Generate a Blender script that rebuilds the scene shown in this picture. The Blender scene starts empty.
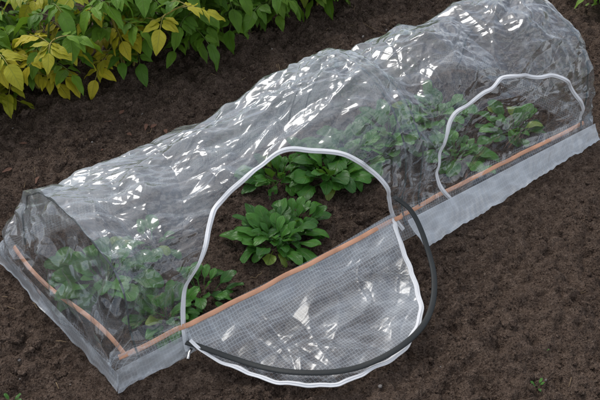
import bpy, math, random
import numpy as np
from mathutils import Vector
import bmesh
random.seed(7); rng=np.random.default_rng(11)
D=bpy.data; C=bpy.context
# ---------------------------------------------------------------- noise
_perm=np.random.default_rng(3).permutation(256); _perm=np.concatenate([_perm,_perm,_perm])
_ga=np.random.default_rng(4).uniform(0,2*np.pi,256)
def perlin(x,y,seed=0):
    x=np.asarray(x,float)+seed*17.31; y=np.asarray(y,float)+seed*9.77
    xi=np.floor(x).astype(int); yi=np.floor(y).astype(int)
    xf=x-xi; yf=y-yi; u=xf*xf*xf*(xf*(xf*6-15)+10); v=yf*yf*yf*(yf*(yf*6-15)+10)
    def g(ix,iy,dx,dy):
        a=_ga[_perm[(_perm[ix&255]+iy)&255]]
        return np.cos(a)*dx+np.sin(a)*dy
    n00=g(xi,yi,xf,yf); n10=g(xi+1,yi,xf-1,yf); n01=g(xi,yi+1,xf,yf-1); n11=g(xi+1,yi+1,xf-1,yf-1)
    return ((n00*(1-u)+n10*u)*(1-v)+(n01*(1-u)+n11*u)*v)*1.5
def sstep(a,b,x):
    t=np.clip((x-a)/(b-a),0,1); return t*t*(3-2*t)
# ---------------------------------------------------------------- mesh helpers
def make_obj(name,V,F,mats=(),smooth=True,attr=None,parent=None,midx=None):
    V=np.asarray(V,np.float32).reshape(-1,3); F=np.asarray(F,np.int32)
    me=D.meshes.new(name)
    n=F.shape[1]; me.vertices.add(len(V)); me.vertices.foreach_set('co',V.ravel())
    me.loops.add(F.size); me.loops.foreach_set('vertex_index',F.ravel())
    me.polygons.add(len(F)); me.polygons.foreach_set('loop_start',np.arange(0,F.size,n,dtype=np.int32))
    me.polygons.foreach_set('loop_total',np.full(len(F),n,np.int32))
    if smooth: me.polygons.foreach_set('use_smooth',np.ones(len(F),bool))
    if attr is not None:
        a=me.attributes.new('pdat','FLOAT_COLOR','POINT'); a.data.foreach_set('color',np.asarray(attr,np.float32).ravel())
    for m in mats: me.materials.append(m)
    if midx is not None: me.polygons.foreach_set('material_index',np.asarray(midx,np.int32))
    me.update(calc_edges=True); me.validate()
    ob=D.objects.new(name,me); C.scene.collection.objects.link(ob)
    if parent: ob.parent=parent
    return ob
def grid_faces(n,m):
    i,j=np.meshgrid(np.arange(n-1),np.arange(m-1),indexing='ij'); a=(i*m+j).ravel()
    return np.stack([a,a+m,a+m+1,a+1],1)
def sweep(P,N,w,h,k=8,lift=0.0):
    P=np.asarray(P,float); N=np.asarray(N,float)
    T=np.gradient(P,axis=0); T/=np.linalg.norm(T,axis=1)[:,None]+1e-9
    S=np.cross(T,N); S/=np.linalg.norm(S,axis=1)[:,None]+1e-9
    N=np.cross(S,T)
    a=np.linspace(0,2*np.pi,k,endpoint=False)
    ca=np.sign(np.cos(a))*np.abs(np.cos(a))**.7; sa=np.sign(np.sin(a))*np.abs(np.sin(a))**.7
    w=np.asarray(w)*np.ones(len(P)); h=np.asarray(h)*np.ones(len(P))
    V=P[:,None]+N[:,None]*np.asarray(lift)+S[:,None]*(ca[None,:,None]*w[:,None,None]/2)+N[:,None]*(sa[None,:,None]*h[:,None,None]/2)
    n=len(P)
    i,j=np.meshgrid(np.arange(n-1),np.arange(k),indexing='ij')
    F=np.stack([i*k+j,(i+1)*k+j,(i+1)*k+(j+1)%k,i*k+(j+1)%k],-1).reshape(-1,4)
    return V.reshape(-1,3),F
def spline(pts,n):
    p=np.asarray(pts,float); d=np.r_[0,np.cumsum(np.linalg.norm(np.diff(p,axis=0),axis=1))]
    q=np.vstack([2*p[0]-p[1],p,2*p[-1]-p[-2]])
    out=[]
    for s in np.linspace(0,d[-1],n):
        i=min(np.searchsorted(d,s,side='right')-1,len(p)-2); t=(s-d[i])/(d[i+1]-d[i])
        a,b,c,e=q[i],q[i+1],q[i+2],q[i+3]
        out.append(.5*((2*b)+(-a+c)*t+(2*a-5*b+4*c-e)*t*t+(-a+3*b-3*c+e)*t**3))
    return np.array(out)
def smooth(a,k=5):
    b=a.copy()
    for _ in range(k): b[1:-1]=(b[:-2]+b[1:-1]*2+b[2:])/4
    return b
# ---------------------------------------------------------------- node helpers
class NT:
    def __init__(s,name):
        s.m=D.materials.new(name); s.m.use_nodes=True; s.t=s.m.node_tree; s.t.nodes.clear()
        s.out=s.n('ShaderNodeOutputMaterial')
    def n(s,ty,**k):
        x=s.t.nodes.new(ty)
        for a,b in k.items(): setattr(x,a,b)
        return x
    def l(s,a,b): s.t.links.new(a,b)
    def put(s,sock,v):
        if isinstance(v,bpy.types.NodeSocket): s.l(v,sock)
        else: sock.default_value=v
    def math(s,op,a,b=0.0,clamp=False):
        x=s.n('ShaderNodeMath',operation=op); x.use_clamp=clamp; s.put(x.inputs[0],a); s.put(x.inputs[1],b); return x.outputs[0]
    def mix(s,f,a,b,blend='MIX'):
        x=s.n('ShaderNodeMix',data_type='RGBA',blend_type=blend); s.put(x.inputs[0],f)
        s.put(x.inputs[6],a if isinstance(a,bpy.types.NodeSocket) else (*a,1)[:4]); s.put(x.inputs[7],b if isinstance(b,bpy.types.NodeSocket) else (*b,1)[:4]); return x.outputs[2]
    def noise(s,vec,scale,detail=3,rough=.5,dist=0):
        x=s.n('ShaderNodeTexNoise'); s.l(vec,x.inputs['Vector']); x.inputs['Scale'].default_value=scale; x.inputs['Detail'].default_value=detail
        x.inputs['Roughness'].default_value=rough; x.inputs['Distortion'].default_value=dist; return x.outputs[0]
    def mr(s,v,a,b,c,d):
        x=s.n('ShaderNodeMapRange'); s.l(v,x.inputs[0])
        for i,k in enumerate((a,b,c,d)): s.put(x.inputs[i+1],k)
        return x.outputs[0]
    def bump(s,h,strength,dist,normal=None):
        x=s.n('ShaderNodeBump'); s.l(h,x.inputs['Height']); x.inputs['Strength'].default_value=strength; x.inputs['Distance'].default_value=dist
        if normal: s.l(normal,x.inputs['Normal'])
        return x.outputs[0]
    def obj(s): return s.n('ShaderNodeTexCoord').outputs['Object']
    def pri(s,col,rough,normal=None,**k):
        x=s.n('ShaderNodeBsdfPrincipled'); s.put(x.inputs['Base Color'],col if isinstance(col,bpy.types.NodeSocket) else (*col,1)); s.put(x.inputs['Roughness'],rough)
        if normal: s.l(normal,x.inputs['Normal'])
        for a,b in k.items(): s.put(x.inputs[a.replace('_',' ')],b)
        return x.outputs[0]
    def ms(s,f,a,b):
        x=s.n('ShaderNodeMixShader'); s.put(x.inputs[0],f); s.l(a,x.inputs[1]); s.l(b,x.inputs[2]); return x.outputs[0]
    def done(s,sh): s.l(sh,s.out.inputs[0]); return s.m
# ---------------------------------------------------------------- materials
def soil_mat(name,mul=1.0):
    t=NT(name); o=t.obj()
    n1=t.noise(o,2.2,2,.6); n2=t.noise(o,38,4,.7); n3=t.noise(o,190,2,.7)
    c=t.mix(t.mr(n1,.35,.65,0,1),(.052*mul,.035*mul,.026*mul),(.090*mul,.063*mul,.048*mul))
    c=t.mix(t.mr(n2,.42,.66,0,1),c,(.145*mul,.104*mul,.080*mul))
    c=t.mix(t.mr(n3,.58,.70,0,.6),c,(.26*mul,.205*mul,.165*mul))
    c=t.mix(t.mr(n3,.47,.3,0,.9),c,(.010,.006,.0045))
    h=t.math('ADD',t.math('MULTIPLY',n2,1.0),t.math('MULTIPLY',n3,.6))
    return t.done(t.pri(c,.95,t.bump(h,1.0,.022),Specular_IOR_Level=.12))
M_soil=soil_mat('soil',1.08); M_clod=soil_mat('soil_clod',1.22)
# film: pdat = (u metres, v metres, reinforcement mask, haze)
def film_mat(name,gridamt=.45,rough=.13,base=.0,refl=.09):
    t=NT(name)
    at=t.n('ShaderNodeAttribute',attribute_name='pdat'); sp=t.n('ShaderNodeSeparateColor'); t.l(at.outputs['Color'],sp.inputs[0])
    u,v,hem=sp.outputs; hz_=at.outputs['Alpha']
    lw=t.n('ShaderNodeLayerWeight'); lw.inputs[0].default_value=.5
    f=t.math('POWER',lw.outputs['Facing'],3.0); f=t.math('ADD',t.math('MULTIPLY',f,.8),refl,True)
    gl=t.n('ShaderNodeBsdfGlossy'); gl.inputs['Color'].default_value=(.93,.96,1,1); gl.inputs['Roughness'].default_value=rough
    tr=t.n('ShaderNodeBsdfTransparent'); tr.inputs[0].default_value=(.96,.968,.97,1)
    df=t.n('ShaderNodeBsdfDiffuse'); df.inputs[0].default_value=(.70,.75,.80,1)
    tl=t.n('ShaderNodeBsdfTranslucent'); tl.inputs[0].default_value=(.70,.75,.80,1)
    hz=t.ms(.35,df.outputs[0],tl.outputs[0])
    def line(x,p,w):
        fr=t.math('FRACT',t.math('MULTIPLY',x,1/p)); return t.math('LESS_THAN',fr,w)
    g=t.math('MAXIMUM',line(u,.0085,.20),line(v,.0085,.20))
    gm=t.math('ADD',t.math('MULTIPLY',g,gridamt),.06)
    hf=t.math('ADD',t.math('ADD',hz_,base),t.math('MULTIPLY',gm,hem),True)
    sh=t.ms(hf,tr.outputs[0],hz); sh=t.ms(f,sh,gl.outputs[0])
    return t.done(sh)
M_film=film_mat('clear_film',gridamt=.26,rough=.17,refl=.085); M_flap=film_mat('reinforced_film',gridamt=.30,rough=.26,base=.02,refl=.08)
M_hem=film_mat('milky_hem',.10,.3,.20,.06)
def plain(name,col,rough,ns=300,bs=.3,var=.25,**k):
    t=NT(name); o=t.obj(); n=t.noise(o,ns,2); n2=t.noise(o,14,3)
    c=t.mix(t.mr(n2,.35,.7,0,1),tuple(x*(1-var) for x in col),col)
    return t.done(t.pri(c,rough,t.bump(n,bs,.002),**k))
M_white=plain('white_webbing',(.80,.81,.83),.6,var=.10); M_black=plain('black_binding',(.012,.016,.017),.6)
M_hoop=plain('dark_green_sleeve',(.03,.05,.048),.45)
M_copper=plain('copper_strip',(.78,.40,.24),.42,60,.4,.35)
M_pebble=plain('pebble',(.30,.27,.25),.8,60,.3,.5); M_straw=plain('straw',(.26,.18,.10),.8)
M_metal=plain('zip_puller',(.5,.5,.5),.3,Metallic=1.0)
M_dry=plain('dry_leaf',(.14,.065,.04),.8)
def leaf_mat(name,c0,c1,cy,rough,vein,transl=.3):
    t=NT(name); o=t.obj()
    at=t.n('ShaderNodeAttribute',attribute_name='pdat'); sp=t.n('ShaderNodeSeparateColor'); t.l(at.outputs['Color'],sp.inputs[0])
    u,v,r=sp.outputs; y=at.outputs['Alpha']
    c=t.mix(r,c0,c1)
    n=t.noise(o,22,2); c=t.mix(t.mr(n,.4,.7,0,.4),c,tuple(x*.6 for x in c0))
    c=t.mix(y,c,cy)
    mid=t.mr(v,0,.10,1,0)
    w=t.math('FRACT',t.math('SUBTRACT',t.math('MULTIPLY',u,7.0),t.math('MULTIPLY',v,1.6)))
    ve=t.mr(t.math('ABSOLUTE',t.math('SUBTRACT',w,.5)),.0,.10,.5,0)
    vv=t.math('MAXIMUM',mid,ve); c=t.mix(t.math('MULTIPLY',vv,vein),c,(.22,.32,.10))
    nr=t.bump(t.math('ADD',t.math('MULTIPLY',vv,-.6),t.math('MULTIPLY',n,.8)),.6,.004)
    p=t.pri(c,rough,nr,Specular_IOR_Level=.4)
    tl=t.n('ShaderNodeBsdfTranslucent'); t.l(t.mix(.5,c,(.24,.40,.03)),tl.inputs[0]); t.l(nr,tl.inputs['Normal'])
    return t.done(t.ms(transl,p,tl.outputs[0]))
M_pot=leaf_mat('potato_leaf',(.080,.20,.013),(.20,.37,.030),(.62,.52,.03),.5,.3,.35)
M_spi=leaf_mat('spinach_leaf',(.026,.115,.014),(.085,.26,.034),(.3,.32,.05),.36,.45,.25)
M_stem=plain('stem',(.15,.22,.05),.5); M_ystem=plain('yellow_stem',(.42,.36,.09),.5)
# ---------------------------------------------------------------- ground
A=np.array([-.425,1.317]); TU=np.array([.8,.6]); SU=np.array([-.6,.8])
def W(t,s,z):
    t=np.asarray(t,float); s=np.asarray(s,float); z=np.asarray(z,float)*np.ones(np.broadcast(t,s).shape)
    return np.stack([A[0]+t*TU[0]+s*SU[0],A[1]+t*TU[1]+s*SU[1],z],-1)
def ts_of(x,y): return (x-A[0])*TU[0]+(y-A[1])*TU[1],(x-A[0])*SU[0]+(y-A[1])*SU[1]
def gh(x,y):
    x=np.asarray(x,float); y=np.asarray(y,float)
    rt,rs=ts_of(x,y)
    ins=sstep(-.42,-.02,rs)*(1-sstep(.62,.9,rs))*sstep(-.3,0,rt)*(1-sstep(1.8,2.1,rt))
    big=perlin(x*1.6,y*1.6,1)*.035+perlin(x*5,y*5,2)*.030
    h=big*(1-.85*ins)
    h=h+(1-.6*ins)*(perlin(x*14,y*14,3)*.022+perlin(x*26,y*26,7)*.015)+perlin(x*40,y*40,4)*.008
    r=1-np.abs(perlin(x*55,y*55,5)); h=h+(r-.6)*.010
    h=h+perlin(x*95,y*95,6)*.006
    pr=(x+1.2)*(-.5)+(y-2.95)*.866
    h=h+.09*np.exp(-((pr-.14)/.28)**2)
    return h-.013*ins
def axis(a,b,d,far):
    core=np.arange(a,b,d); st=d; o=[]; p=b
    while p<far: o.append(p); st*=1.18; p+=st
    o.append(far); st=d; q=[]; p=a-d
    while p>-far: q.append(p); st*=1.18; p-=st
    q.append(-far); return np.r_[q[::-1],core,o]
xs=axis(-1.9,2.1,.005,80); ys=axis(.85,4.2,.005,80)
X,Y=np.meshgrid(xs,ys,indexing='ij'); Z=gh(X,Y)
make_obj('soil_ground',np.stack([X,Y,Z],-1),grid_faces(len(xs),len(ys)),[M_soil])
def ico(sub):
    bm=bmesh.new(); bmesh.ops.create_icosphere(bm,subdivisions=sub,radius=1); V=np.array([v.co[:] for v in bm.verts]); F=np.array([[v.index for v in f.verts] for f in bm.faces]); bm.free(); return V,F
def scatter(name,n,smin,smax,pw,mat,sub=2,rough=.45,sink=.1,region=(-1.9,2.1,.85,4.2)):
    V0,F0=ico(sub)
    x=rng.uniform(region[0],region[1],n); y=region[2]+(region[3]-region[2])*rng.random(n)**1.3
    sz=smin+(smax-smin)*rng.random(n)**pw; rt,rs=ts_of(x,y)
    ok=perlin(x*2.6,y*2.6,9)+.5*perlin(x*9,y*9,8)>rng.uniform(-.7,.4,n)
    ok&=~((rt>-.09)&(rt<1.87)&(((rs>-.08)&(rs<.09))|((rs>.58)&(rs<.68))))
    ok&=~((rt>-.10)&(rt<.06)&(rs>-.05)&(rs<.68))
    inf=(rt>-.1)&(rt<1.0)&(rs>-.38)&(rs<.1); sz=np.where(inf,np.minimum(sz,.005),sz)
    x,y,sz=x[ok],y[ok],sz[ok]; n=len(x); off=rng.uniform(0,50,(n,2))
    d=1+rough*perlin(V0[None,:,0]*1.3+off[:,:1],V0[None,:,1]*1.3+V0[None,:,2]*1.9+off[:,1:],0)+.5*rough*perlin(V0[None,:,0]*3+off[:,1:],V0[None,:,2]*3+V0[None,:,1]*2+off[:,:1],1)
    V=V0[None]*d[...,None]*rng.uniform(.6,1.2,(n,1,3))*sz[:,None,None]
    a=rng.uniform(0,6.28,n); c,s=np.cos(a)[:,None],np.sin(a)[:,None]
    V=np.stack([V[...,0]*c-V[...,1]*s,V[...,0]*s+V[...,1]*c,V[...,2]],-1)+np.stack([x,y,gh(x,y)+sz*sink],-1)[:,None]
    F=F0[None]+(np.arange(n)*len(V0))[:,None,None]
    make_obj(name,V.reshape(-1,3),F.reshape(-1,3),[mat])
scatter('soil_crumbs',50000,.0014,.006,1.5,M_clod,1,.5)
scatter('soil_clods',9000,.004,.013,1.9,M_clod,2,.7,0)
scatter('large_soil_clods',800,.009,.027,1.9,M_clod,3,.85,-.2)
scatter('pebbles',420,.0018,.006,1.8,M_pebble,2,.3)
VV=[];FF=[];o=0
for i in range(220):
    x=rng.uniform(-1.7,2); y=rng.uniform(.9,4); L=rng.uniform(.01,.04); a=rng.uniform(0,6.28)
    rt,rs=ts_of(x,y)
    if -.1<rt<1.9 and -.4<rs<.1: continue
    if i==0: x,y,L,a=.30,3.20,.26,-.35
    k=np.linspace(-.5,.5,7); px=x+np.cos(a)*k*L; py=y+np.sin(a)*k*L+L*.15*k*k
    P=np.stack([px,py,gh(px,py)+.003+rng.uniform(0,.004)],1); w=rng.uniform(.0006,.0014)
    v,f=sweep(P,np.tile([0,0,1.],(7,1)),w*2,w*1.6,5); VV.append(v);FF.append(f+o);o+=len(v)
make_obj('straw_bits',np.concatenate(VV),np.concatenate(FF),[M_straw])
# ---------------------------------------------------------------- tunnel film
prof=spline([(-.012,.004),(.006,.035),(.022,.072),(.03,.18),(.047,.29),(.11,.385),(.21,.435),(.31,.45),(.41,.425),(.50,.345),(.565,.22),(.60,.09),(.615,.035),(.635,.004)],600)
pd=np.r_[0,np.cumsum(np.linalg.norm(np.diff(prof,axis=0),axis=1))]; PL=pd[-1]; pq=pd/PL
Ht=np.array([-.05,.06,.14,.24,.36,.46,.55,.65,.76,.84,.90,.94,.99,1.04,1.1,1.25,1.4,1.55,1.72,1.8])
Hv=np.array([.37,.362,.335,.355,.345,.370,.375,.390,.425,.450,.462,.468,.455,.405,.415,.445,.425,.455,.44,.40])
tt=np.linspace(-.3,2.1,2401); hh=np.interp(tt,Ht,Hv); kx=np.exp(-(np.arange(-60,61)/18.)**2); kx/=kx.sum(); hh=np.convolve(np.pad(hh,60,mode='edge'),kx,'valid')
def S0(t,q):
    s=np.interp(q,pq,prof[:,0]); z=np.interp(q,pq,prof[:,1])
    H=np.interp(t,tt,hh)/.45
    zz=np.where(z<.07,z,.07+(z-.07)*((H*.45-.07)/.38))
    zz=zz+.040*np.exp(-((s-.065)/.045)**2)*np.clip(1-t/.35,0,1)*sstep(.1,.25,z)*np.where(q<.5,1,0)
    sl=np.sin(np.clip((t-.06)/.87,0,1)*np.pi)**.8+np.sin(np.clip((t-1.0)/.74,0,1)*np.pi)**.8
    s=s+sl*.020*np.sin(np.clip(z/.3,0,1)*np.pi)*np.where(q<.5,1,-1)
    ts=t-.06*(s/.62)*np.clip(1-t/.6,0,1)
    return ts,s,zz
T0,T1=.05,1.745; NI,NJ=1300,560
tg=np.linspace(T0,T1,NI); qg=np.linspace(0,1,NJ); TG,QG=np.meshgrid(tg,qg,indexing='ij')
ts,ss,zz=S0(TG,QG); P=W(ts,ss,zz)
def normals(P):
    a=np.gradient(P,axis=0); b=np.gradient(P,axis=1); n=np.cross(a,b); return n/(np.linalg.norm(n,axis=2)[...,None]+1e-12)
def creases(U,Vv,lst):
    d=np.zeros_like(U)
    for (cx,cy,a,L,w,am) in lst:
        c,s=math.cos(a),math.sin(a); x=(U-cx)*c+(Vv-cy)*s; y=-(U-cx)*s+(Vv-cy)*c
        m=(np.abs(x)<1.4*L)&(np.abs(y)<6*w+.25*L)
        x=x[m]; y=y[m]; y=y+.25*x*x/L*np.sign(am)
        d[m]+=am*np.exp(-np.sqrt(y*y+2e-6)/w)*np.exp(-(x/L)**4)
    return d
def rid(x,y,seed,e=.012): n=perlin(x,y,seed); return -np.sqrt(n*n+e*e)
def tri(x): return np.abs((x%1.0)-.5)*2-.5
def folds(U,V,seed,k=1.0):
    r=np.random.default_rng(seed)
    wu=U+.06*perlin(U*4,V*4,seed+7); wv=V+.05*perlin(U*5,V*5,seed+8)
    d=rid(wu*3+wv*1.5,wv*8-wu*1.5,seed)*.026
    cr=np.zeros_like(U)
    for i,(f,am,an,pr) in enumerate([(4,.0130,1.3,0),(5.2,.009,.8,0),(6.5,.0085,1.75,.2),(8.5,.006,1.0,.3),(9.5,.0055,2.05,.3),(13,.0042,1.35,.2),(15,.0034,.45,.4),(20,.0026,1.75,.3),(28,.0019,1.1,.4),(34,.0015,2.3,.4),(47,.0010,1.5,.5)]):
        ph=f*(np.cos(an)*wu+np.sin(an)*wv)+1.5*perlin(U*3.1,V*3.1,seed+20+i)+r.uniform(0,1)
        m=sstep(-.35,.45,perlin(U*(2.5+f*.15),V*(3+f*.2),seed+40+i)+.05)
        d+=am*k*m*tri(ph)
        fr=np.abs((ph%1.0)-.5)*2
        if f>5.5: cr+=m*np.exp(-np.minimum(fr,1-fr)/(.012*f/6))*(am/.0085)**.5
    return d,cr
AR=QG*PL
lst=[]
for i in range(190):
    k=rng.random(); cx=rng.uniform(0,1.8); cy=rng.uniform(.05,PL-.05)
    a=rng.normal(.05,.25) if k<.55 else (rng.normal(.75,.3) if k<.8 else rng.normal(1.57,.3))
    w=rng.uniform(.003,.018); lst.append((cx,cy,a,rng.uniform(.06,.32),w,w*rng.uniform(.2,.5)*rng.choice([-1,1])))
for i in range(20):   # long tension folds running along the roof from the raised hoop
    w=rng.uniform(.010,.022); lst.append((rng.uniform(.40,.72),rng.uniform(.30,.80),rng.normal(-.1,.14),rng.uniform(.25,.4),w,w*rng.uniform(.35,.6)*rng.choice([-1,1])))
for hx in (.06,.93,1.0,1.74):
    for i in range(36):
        a=rng.uniform(-1.0,1.0); cy=rng.uniform(.15,PL-.15); L=rng.uniform(.05,.18); sg=rng.choice([-1,1])
        w=rng.uniform(.003,.013); lst.append((hx+sg*L*.8*math.cos(a),cy,a,L,w,w*rng.uniform(.25,.6)*rng.choice([-1,1])))
for i in range(76):
    cx=rng.uniform(.90,1.15) if i<40 else rng.uniform(.055,.2); w=rng.uniform(.003,.012)
    lst.append((cx,rng.uniform(.1,.5),rng.normal(1.5,.15),rng.uniform(.06,.2),w,w*rng.uniform(.3,.75)*rng.choice([-1,1])))
fd,ff=folds(TG,AR,21); cr=creases(TG,AR,lst)
d=cr+fd+.008+perlin(TG*3.5,AR*5,27)*.018
mask=np.ones_like(TG)
for hx,mm in ((T0,.75),(.93,.5),(1.0,.6),(T1,.45)): mask*=mm+(1-mm)*sstep(0,.04,np.abs(TG-hx))
mask*=sstep(0,.12,AR)*sstep(0,.10,PL-AR)*.93+.07
N0=normals(P); N0=np.where(N0[...,2].mean()<0,-N0,N0)
P=P+N0*(d*mask)[...,None]
NN=normals(P); NN*=np.sign(NN[...,2].mean())
haze_glints=.012+.035*sstep(-.3,.5,perlin(TG*5,AR*7,61)+.4*perlin(TG*19,AR*19,62))
haze_glints+=.16*sstep(.26,.42,QG)*(1-.6*sstep(.9,1.05,TG))+.04*(1-sstep(.1,.35,TG))
haze_glints+=.10*sstep(.0015,.006,np.abs(cr))+.07*np.clip(ff,0,1.2)
haze_glints*=(.55+.45*sstep(.1,.3,QG)+.35*np.exp(-((TG-1.0)/.09)**2))
haze_glints+=.22*np.exp(-((TG-.985)/.07)**2)*sstep(.1,.5,perlin(TG*70+AR*6,AR*5,63))+.16*np.exp(-((TG-1.66)/.09)**2)*sstep(.1,.5,perlin(TG*60+AR*8,AR*5,64))  # white highlight streaks painted in near the mid hoops and far end
def samp(t,q,G):
    fi=np.clip((np.asarray(t)-T0)/(T1-T0)*(NI-1),0,NI-1.001); fj=np.clip(np.asarray(q)*(NJ-1),0,NJ-1.001)
    i=fi.astype(int); j=fj.astype(int); a=(fi-i)[...,None]; b=(fj-j)[...,None]
    return G[i,j]*(1-a)*(1-b)+G[i+1,j]*a*(1-b)+G[i,j+1]*(1-a)*b+G[i+1,j+1]*a*b
qt=np.linspace(0,.5,400)
def z2q(t,z):
    out=[]
    for a,b in zip(np.atleast_1d(t),np.atleast_1d(z)):
        zc=np.maximum.accumulate(S0(np.full(400,a),qt)[2]); out.append(np.interp(b,zc,qt))
    return np.array(out)
door1=spline([(.172,.012),(.188,.07),(.212,.15),(.255,.228),(.32,.285),(.41,.322),(.53,.346),(.64,.352),(.74,.325),(.825,.240),(.878,.12),(.912,.03)],160)
door2=spline([(1.12,.006),(1.085,.09),(1.072,.17),(1.09,.25),(1.14,.305),(1.24,.335),(1.36,.34),(1.50,.32),(1.61,.27),(1.685,.19),(1.725,.09)],160)
door2[:,1]+=.004*np.sin(np.arange(160)*.16)+.003*np.sin(np.arange(160)*.39); door2[:,0]+=.006*np.sin(np.arange(160)*.21+1)
dq1=z2q(door1[:,0],door1[:,1]); dq2=z2q(door2[:,0],np.maximum(door2[:,1],.005))
def inpoly(x,y,px,py):
    r=np.zeros(x.shape,bool); j=len(px)-1
    for i in range(len(px)):
        if py[i]!=py[j]:
            c=((py[i]>y)!=(py[j]>y))&(x<(px[j]-px[i])*(y-py[i])/(py[j]-py[i])+px[i]); r^=c
        j=i
    return r
F=grid_faces(NI,NJ); cx=(TG.ravel()[F].mean(1)); cq=(QG.ravel()[F].mean(1))
q_str=float(z2q(.5,.062)[0])
hole=inpoly(cx,cq,door1[:,0],dq1)&(cq>q_str)
F=F[~hole]
hem=np.clip(1-sstep(.085,.095,AR)+sstep(PL-.14,PL-.13,AR)*.8,0,1)
tunnel=D.objects.new('plastic_grow_tunnel',None); C.scene.collection.objects.link(tunnel)
make_obj('film_cover',P,F,[M_film],attr=np.stack([TG,AR,hem,haze_glints],-1).reshape(-1,4),parent=tunnel)
def cap(name,side):
    n,m=420,260; q=np.linspace(0,1,n); v=np.linspace(0,1,m); Q,Vv=np.meshgrid(q,v,indexing='ij')
    i=0 if side<0 else NI-1
    e=samp(np.full(n,tg[i]),q,P)
    t,s=ts_of(e[:,0],e[:,1]); z=e[:,2]
    zz=.004+(z[:,None]-.004)*Vv
    out=.06*(1-Vv)**1.4+(.035 if side<0 else .02)*np.sin(Vv*np.pi)
    t_=t[:,None]+side*out*np.clip(z[:,None]/.1,0,1); S_=s[:,None]*np.ones_like(Vv)
    PP=W(t_,S_,zz); N=normals(PP)
    l=[(rng.uniform(0,.62),rng.uniform(0,.42),rng.normal(1.3,.6),rng.uniform(.05,.2),rng.uniform(.004,.016),rng.uniform(.003,.009)*rng.choice([-1,1])) for _ in range(50)]
    c_=creases(S_,zz,l); f_,g_=folds(S_,zz,40+side,1.2); dd=c_+f_+.008
    mk=sstep(0,.05,(1-Vv)*z[:,None])*sstep(0,.07,zz)
    PP=PP+N*(dd*mk)[...,None]*np.sign(side*(N[...,0]*TU[0]+N[...,1]*TU[1]).mean())
    hm=1-sstep(.07,.08,zz)
    make_obj(name,PP,grid_faces(n,m),[M_film],attr=np.stack([S_,zz,hm,.06+.12*sstep(.002,.006,np.abs(c_))+.07*np.clip(g_,0,1.2)],-1).reshape(-1,4),parent=tunnel)
cap('end_panel',-1); cap('end_panel_far',1)
for k,(hx,wd) in enumerate(((.056,.005),(.935,.006),(1.0,.005),(1.740,.007))):
    q=np.linspace(.03,.97,160); c=smooth(samp(np.full(160,hx),q,P),30); nn=smooth(samp(np.full(160,hx),q,NN),30)
    v,f=sweep(c,nn,wd,.004,8,-.009); make_obj('hoop_%d'%(k+1),v,f,[M_hoop],parent=tunnel)
def zipper(name,t,q,mat=M_white,w=.019):
    c=smooth(samp(t,q,P),6); n=smooth(samp(t,q,NN),14)
    v,f=sweep(c,n,w,.003,8,.0030); make_obj(name,v,f,[mat],parent=tunnel)
    v,f=sweep(c,n,.0045,.004,8,.0052); make_obj(name+'_coil',v,f,[mat],parent=tunnel)
zipper('door_zip',door1[:,0],dq1,w=.014); zipper('closed_door_zip',door2[:,0],dq2,w=.013)
# copper strips: outside the film only where the door is open
n=400; t=np.linspace(.01,1.765,n)
od=sstep(.165,.20,t)*(1-sstep(.90,.935,t))
sf=.010*od+.033*(1-od)+perlin(t*9,t*0,70)*.004; zf=.079*od+.060*(1-od)+perlin(t*7,t*0,71)*.004
c=W(t,sf,zf); v,f=sweep(c,np.tile([.42,-.56,.72],(n,1)),.013,.0025,8); make_obj('base_strip_front',v,f,[M_copper],parent=tunnel)
s=np.linspace(.03,.58,120); c=W(.022-.055*s/.62+.012*np.sin(s*9+.5),s,.054+.008*np.sin(s*12)); v,f=sweep(c,np.tile([-.6,-.45,.66],(120,1)),.013,.0025,8); make_obj('base_strip_end',v,f,[M_copper],parent=tunnel)
def skirt(name,ta,tb,mat,miter=0,hz=.0,wa=.03,wb=.03):
    n=600;m=16; b=np.linspace(0,1,m); a=np.linspace(0,1,n); a_,B=np.meshgrid(a,b,indexing='ij')
    T_=ta-miter*B+(tb-(ta-miter*B))*a_
    s=.004-B*(wa+(wb-wa)*a_+.008*perlin(T_*7,T_*0,44)+.003*perlin(T_*25,T_*0,48))
    z=.048*(1-B)**1.4+.012+(perlin(T_*8,B*1.5,41)*.008+perlin(T_*26,B*2,42)*.006+.004*tri(T_*31+B*1.5+perlin(T_*5,B,49)*2))*sstep(0,.2,B)
    make_obj(name,W(T_,s,z),grid_faces(n,m),[mat],attr=np.stack([T_,B*.05,np.ones_like(B),hz+.18*sstep(-.2,.4,perlin(T_*14,B*3,45))],-1).reshape(-1,4),parent=tunnel)
skirt('hem_front_left',-.012,.19,M_hem,.016,.08,.020,.024); skirt('hem_front_right',.925,1.79,M_hem,0,.32,.085,.032)
n=300;m=12; a=np.linspace(0,1,n); b=np.linspace(0,1,m); a_,B=np.meshgrid(a,b,indexing='ij')
S_=-.0-.018*B+(.63-(-.018*B))*a_
t_=-.010-.055*S_/.62-B*(.018+.007*perlin(S_*9,S_*0,46)+.003*perlin(S_*30,S_*0,46)); z=.034*(1-B)**1.3+.012+(perlin(S_*9,B,43)*.007+perlin(S_*30,B,47)*.005)*sstep(0,.3,B)
make_obj('hem_end',W(t_,S_,z),grid_faces(n,m),[M_hem],attr=np.stack([S_,B*.03,np.ones_like(B),.05+.16*sstep(-.2,.4,perlin(S_*14,B*3,45))],-1).reshape(-1,4),parent=tunnel)
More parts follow.
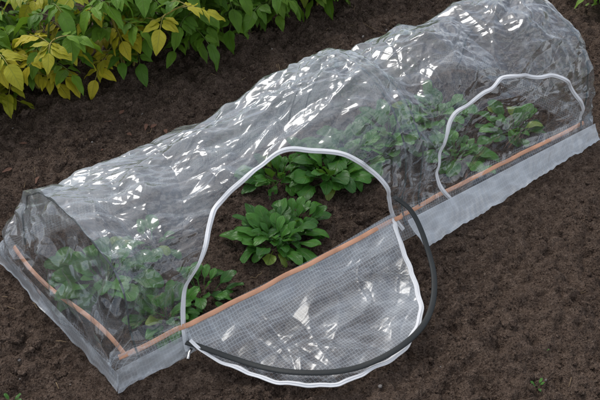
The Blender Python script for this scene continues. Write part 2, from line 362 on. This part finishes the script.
# door flap folded out on the ground
outer=spline([(.18,.012),(.225,.118),(.305,.245),(.385,.308),(.49,.335),(.60,.332),(.70,.29),(.775,.20),(.825,.10),(.875,-.01)],220)
blk=spline([(.175,.0,.03),(.24,.11,.025),(.33,.235,.024),(.45,.308,.026),(.585,.338,.028),(.715,.30,.030),(.82,.215,.045),(.885,.11,.075),(.91,.02,.105),(.905,-.05,.12)],220)
outer[:,1]+=.003*np.sin(np.arange(220)*.17)+.002*np.sin(np.arange(220)*.41); blk[:,1]+=.003*np.sin(np.arange(220)*.09+1); blk[:,2]+=.003*np.sin(np.arange(220)*.13)
n,m=460,220; a=np.linspace(0,1,n); b=np.linspace(0,1,m)
ai=a*219; i0=np.minimum(ai.astype(int),218); OU=outer[i0]+(outer[i0+1]-outer[i0])*(ai-i0)[:,None]
h0=np.stack([.185+.70*a,np.full(n,-.020)],1)
G=h0[:,None]*(1-b[None,:,None])+OU[:,None]*b[None,:,None]
o_=G[...,1]; u_=G[...,0]
fz=.058*np.exp(-np.clip(o_+.02,0,1)/.05)+.022
fl=[(rng.uniform(.2,.85),rng.uniform(0,.32),rng.normal(.1,.5) if k%2 else rng.uniform(0,3.1),rng.uniform(.04,.2),rng.uniform(.003,.012),rng.uniform(.001,.004)*rng.choice([-1,1])) for k in range(90)]
cf=creases(u_,o_,fl); f_,g_=folds(u_,o_,90,.6)
fz=fz+(perlin(u_*9,o_*9,51)*.007+cf+f_*.75)*sstep(0,.06,o_+.03)*(1-.6*(b[None,:]**6))+sstep(.62,.9,u_)*.02
FP=W(u_,-o_,np.maximum(fz,.008))
hm=np.where(o_<.075,1.0,.8)
hzf=.13*np.where(o_<.075,1,0)+.14*sstep(.0008,.0025,np.abs(cf))+.06*np.clip(g_,0,1.2)+.06*sstep(-.2,.5,perlin(u_*8,o_*8,57))+.28*sstep(.40,.66,u_)*sstep(.09,.13,o_)*sstep(-.3,.3,perlin(u_*6,o_*6,58)+.25)
make_obj('door_flap',FP,grid_faces(n,m),[M_flap],attr=np.stack([u_+.0015*perlin(u_*20,o_*20,59),o_+.0015*perlin(u_*20,o_*20,60),hm,hzf],-1).reshape(-1,4),parent=tunnel)
FN=normals(FP); FN*=np.sign(FN[...,2].mean())
ec=smooth(FP[:,-1],6); en=smooth(FN[:,-1],14)
v,f=sweep(ec,en,.014,.0035,8,.002); make_obj('flap_zip',v,f,[M_white],parent=tunnel)
v,f=sweep(ec,en,.0045,.004,8,.0045); make_obj('flap_zip_coil',v,f,[M_white],parent=tunnel)
bp=W(blk[:,0],-blk[:,1],blk[:,2]+.010); v,f=sweep(bp,np.tile([.1,-.1,1.],(220,1)),.016,.006,10); make_obj('flap_binding',v,f,[M_black],parent=tunnel)
pl=W(.178,-.02,.03); c=np.array([pl,pl+[-.004,-.012,.0],pl+[-.006,-.03,-.004]]); v,f=sweep(c,np.tile([0,0,1.],(3,1)),.008,.003,8); make_obj('zip_puller',v,f,[M_metal],parent=tunnel)
# ---------------------------------------------------------------- plants
class LB:
    def __init__(s): s.V=[];s.F=[];s.A=[];s.M=[];s.o=0
    def add(s,V,F,A_,mi):
        s.V.append(V);s.F.append(F+s.o);s.A.append(A_);s.M.append(np.full(len(F),mi));s.o+=len(V)
    def obj(s,name,mats): return make_obj(name,np.concatenate(s.V),np.concatenate(s.F),mats,attr=np.concatenate(s.A),midx=np.concatenate(s.M))
def unit(v): return v/(np.linalg.norm(v)+1e-9)
NU,NV=10,7
gu1,gv1=np.meshgrid(np.linspace(0,1,NU),np.linspace(-1,1,NV),indexing='ij'); GF1=grid_faces(NU,NV)
SHP=np.sin(np.pi*gu1**.72)**.85*(1-.25*gu1)+.02
us=np.r_[0,.2,.4,.47,.52,.58,.66,.74,.82,.89,.94,.98,1.0]
gu2,gv2=np.meshgrid(us,np.linspace(-1,1,NV),indexing='ij'); GF2=grid_faces(len(us),NV)
_b=np.clip((gu2-.43)/.57,0,1); SHS=np.maximum(.07,np.sqrt(np.clip(np.sin(np.pi*_b**1.15),0,1))*(_b>0)); SHS=np.where(gu2>.995,.12,SHS)
def leaf(lb,o,f,up,L,Wd,droop,fold,kind,r,y,mi=0):
    f=unit(f); sd=unit(np.cross(f,up)); up=np.cross(sd,f)
    pot=kind=='pot'; gu,gv,GF,sh=(gu1,gv1,GF1,SHP) if pot else (gu2,gv2,GF2,SHS)
    ang=-droop*(gu[:,0] if pot else gu[:,0]**2)
    du=np.diff(gu[:,0],prepend=0)*L; cy=np.cumsum(np.cos(ang)*du); cz=np.cumsum(np.sin(ang)*du)
    ph=rng.uniform(0,6.28); ed=np.abs(gv); big=(sh>.13)
    x=gv*sh*Wd/2*np.cos(fold)*(1+(0 if pot else .10)*np.sin(gu*17+ph)*ed)
    wv=.055 if pot else .09
    z=ed*sh*Wd/2*math.sin(fold)+Wd*wv*np.sin(gu*13+ph+gv*1.5)*ed*big+Wd*.03*np.sin(gv*4+ph*2+gu*5)*big
    z=z-.25*Wd*ed**2*sh*fold
    V=o+cy[:,None,None]*f+(cz[:,None]+z)[...,None]*up+x[...,None]*sd
    att=np.stack([gu,ed,np.full_like(gu,r),np.full_like(gu,y)],-1)
    lb.add(V.reshape(-1,3),GF,att.reshape(-1,4),mi)
def stem(lb,P,w,mi):
    P=np.array(P); v,f=sweep(P,np.tile([.3,.2,1.],(len(P),1)),w,w,6); lb.add(v,f,np.tile([.5,.5,.5,0],(len(v),1)),mi)
def potato(x,y,h=.42,yel=0.0,ns=8):
    lb=LB(); z0=float(gh(x,y))
    for k in range(ns):
        a=k/ns*6.283+rng.uniform(-.4,.4); lean=rng.uniform(.12,.75); L=h*rng.uniform(.75,1.25)
        ys=rng.random()<yel
        pts=[]; p=np.array([x+.03*math.cos(a),y+.03*math.sin(a),z0-.01]); th=lean*.5
        for i in range(9):
            pts.append(p.copy()); p=p+L/8*np.array([math.cos(a)*math.sin(th),math.sin(a)*math.sin(th),math.cos(th)]); th+=lean*.13
        stem(lb,pts,np.linspace(.010,.005,9),2 if (ys or rng.random()<.15) else 1)
        az=rng.uniform(0,6.28)
        for i in range(2,9):
            az+=2.4+rng.uniform(-.3,.3); q=pts[i]; rl=rng.uniform(.10,.19)*(1-.05*i)
            if ys and i<6 and rng.random()<.35: continue
            el=rng.uniform(.1,.7); d=np.array([math.cos(az)*math.cos(el),math.sin(az)*math.cos(el),math.sin(el)])
            yy=float(np.clip(rng.normal(.75 if ys and i<8 else -.1,.3),0,1)) if (ys or rng.random()<.06) else 0.
            rp=[q+d*rl*s-np.array([0,0,.5*rl*s*s]) for s in np.linspace(0,1,6)]
            stem(lb,rp,np.linspace(.0035,.002,6),2 if ys else 1)
            r0=rng.random()
            for s,pr in ((.35,1),(.6,1),(.82,1),(1.,0)):
                j=int(round(s*5)); b=rp[j]; tg_=unit(rp[min(j+1,5)]-rp[max(j-1,0)])
                side=unit(np.cross(tg_,[0,0,1]))
                for sg in ((-1,1) if pr else (0,)):
                    fd_=unit(tg_*(.45 if pr else 1)+side*sg*1.0+np.array([0,0,rng.uniform(-.35,.2)]))
                    up=unit(np.array([rng.normal(0,.3),rng.normal(0,.3),1]))
                    Lf=rng.uniform(.050,.082)*(1.0 if pr else 1.25)*(.7+.4*s)
                    leaf(lb,b+side*sg*.004,fd_,up,Lf,Lf*rng.uniform(.50,.64),rng.uniform(.2,1.0),rng.uniform(.05,.4),'pot',float(np.clip(r0+rng.normal(0,.25),0,1)),yy)
    lb.obj('potato_plant',[M_pot,M_stem,M_ystem])
for i,(x,y,yl) in enumerate([(-1.48,2.46,.9),(-1.20,2.59,.8),(-.96,2.76,.6),(-.70,2.88,.25),(-.44,3.01,.05),(-.18,3.16,0),(.06,3.42,0),(.30,3.72,0),(.52,3.98,0)]):
    potato(x+rng.normal(0,.02),y+rng.normal(0,.02),rng.uniform(.34,.42),yl,10)
for i in range(8):
    x=-2.0+i*.34; potato(x+rng.normal(0,.03),3.0+.52*(x+2.0)+rng.normal(0,.03)+.10,rng.uniform(.4,.5),.4 if x<-1.0 else 0,8)
for i in range(6):
    x=-1.9+i*.4; potato(x,3.6+.52*(x+1.9),.45,.05,6)
potato(1.42,3.42,.22,0,8); potato(1.80,3.78,.32,0,8)  # first is the dark shrub past the far end, built with potato foliage
def spinach(t,s,n=26,sc=1.0,name='spinach_plant'):
    lb=LB(); p=W(t,s,0.); x,y=float(p[0]),float(p[1]); z0=float(gh(x,y))
    for k in range(n):
        a=k*2.39996+rng.uniform(-.4,.4); f=(k+.5)/n; el=1.40-1.0*f**.9+rng.uniform(-.2,.2)
        L=(.052+.068*f**.6)*sc*rng.uniform(.72,1.15)
        d=np.array([math.cos(a)*math.cos(el),math.sin(a)*math.cos(el),math.sin(el)])
        up=unit(np.array([-math.cos(a)*math.sin(el),-math.sin(a)*math.sin(el),1])+rng.normal(0,.32,3))
        ox=rng.uniform(0,.040)
        leaf(lb,np.array([x+math.cos(a)*ox,y+math.sin(a)*ox,z0+.004]),d,up,L*1.1,L*rng.uniform(.34,.46),rng.uniform(.3,1.8),rng.uniform(.05,.55),'spi',float(np.clip(rng.random(),0,1)),0.0 if rng.random()>.03 else .5)
    lb.obj(name,[M_spi,M_stem])
for (t,s,n,sc) in [(.60,.215,70,1.05),(.69,.235,34,.85),(.93,.38,64,1.2),(.80,.47,44,1.05),(.20,.15,44,.9),(.13,.36,50,1.3),(.32,.17,22,.85),(.30,.42,16,.8),(1.33,.20,44,.95),(1.60,.20,46,1.0),(1.47,.44,44,1.1),(1.22,.42,60,1.3),(1.05,.42,44,1.15)]:
    spinach(t,s,n=n,sc=sc)
def weed(x,y,n,sc):
    lb=LB(); z0=float(gh(x,y))
    for k in range(n):
        a=k*2.4; el=rng.uniform(.3,1.1); d=np.array([math.cos(a)*math.cos(el),math.sin(a)*math.cos(el),math.sin(el)])
        leaf(lb,np.array([x,y,z0]),d,np.array([0,0,1.]),sc*rng.uniform(.7,1.2),sc*.3,rng.uniform(.3,.9),.2,'spi',rng.random(),0)
    lb.obj('weed_seedling',[M_spi,M_stem])
for (x,y,n,sc) in [(.57,1.30,5,.022),(-.69,1.27,6,.03),(.62,1.42,3,.012),(1.35,2.2,4,.012)]: weed(x,y,n,sc)
lb=LB()
for i in range(26):
    x=rng.normal(-1.02,.10) if i<16 else rng.uniform(-1.3,-.3); y=rng.normal(2.1,.12) if i<16 else rng.uniform(2.3,2.6); a=rng.uniform(0,6.28)
    leaf(lb,np.array([x,y,float(gh(x,y))+.008]),np.array([math.cos(a),math.sin(a),.1]),unit(np.array([rng.normal(0,.3),rng.normal(0,.3),1])),rng.uniform(.02,.04),.016,rng.uniform(-.5,1),.5,'pot',rng.random(),0)
lb.obj('dry_leaves',[M_dry])
# ---------------------------------------------------------------- light
w=D.worlds.new('World'); C.scene.world=w; w.use_nodes=True; nt=w.node_tree; nt.nodes.clear()
bg=nt.nodes.new('ShaderNodeBackground'); ou=nt.nodes.new('ShaderNodeOutputWorld'); sk=nt.nodes.new('ShaderNodeTexSky')
sk.sky_type='NISHITA'; sk.sun_disc=False
EL,AZ=math.radians(52),math.radians(-38)
sk.sun_elevation=EL; sk.sun_rotation=AZ; sk.dust_density=2.0
tc=nt.nodes.new('ShaderNodeTexCoord'); no=nt.nodes.new('ShaderNodeTexNoise'); no.inputs['Scale'].default_value=3.2; no.inputs['Detail'].default_value=4; no.inputs['Distortion'].default_value=.6
mr=nt.nodes.new('ShaderNodeMapRange'); mr.inputs[1].default_value=.42; mr.inputs[2].default_value=.60; mr.inputs[3].default_value=.12; mr.inputs[4].default_value=.95
mx=nt.nodes.new('ShaderNodeMix'); mx.data_type='RGBA'; mx.inputs[7].default_value=(12,12.2,12.6,1)
nt.links.new(tc.outputs['Generated'],no.inputs['Vector']); nt.links.new(no.outputs[0],mr.inputs[0]); nt.links.new(mr.outputs[0],mx.inputs[0])
nt.links.new(sk.outputs[0],mx.inputs[6]); nt.links.new(mx.outputs[2],bg.inputs[0]); bg.inputs[1].default_value=.112; nt.links.new(bg.outputs[0],ou.inputs[0])
sd=D.lights.new('sun','SUN'); sd.energy=1.5; sd.angle=math.radians(22); sd.color=(1,.95,.88); so=D.objects.new('sun',sd); C.scene.collection.objects.link(so)
dirv=Vector((math.sin(AZ)*math.cos(EL),math.cos(AZ)*math.cos(EL),math.sin(EL))); so.rotation_euler=dirv.to_track_quat('Z','Y').to_euler(); so.location=(0,0,5)
# ---------------------------------------------------------------- camera
cd=D.cameras.new('camera'); cd.lens=50; cd.sensor_width=36; cd.clip_end=300; co=D.objects.new('camera',cd); C.scene.collection.objects.link(co)
co.location=(0,0,1.6); co.rotation_euler=(math.radians(52),0,0); C.scene.camera=co
C.scene.view_settings.view_transform='Standard'; C.scene.view_settings.look='None'
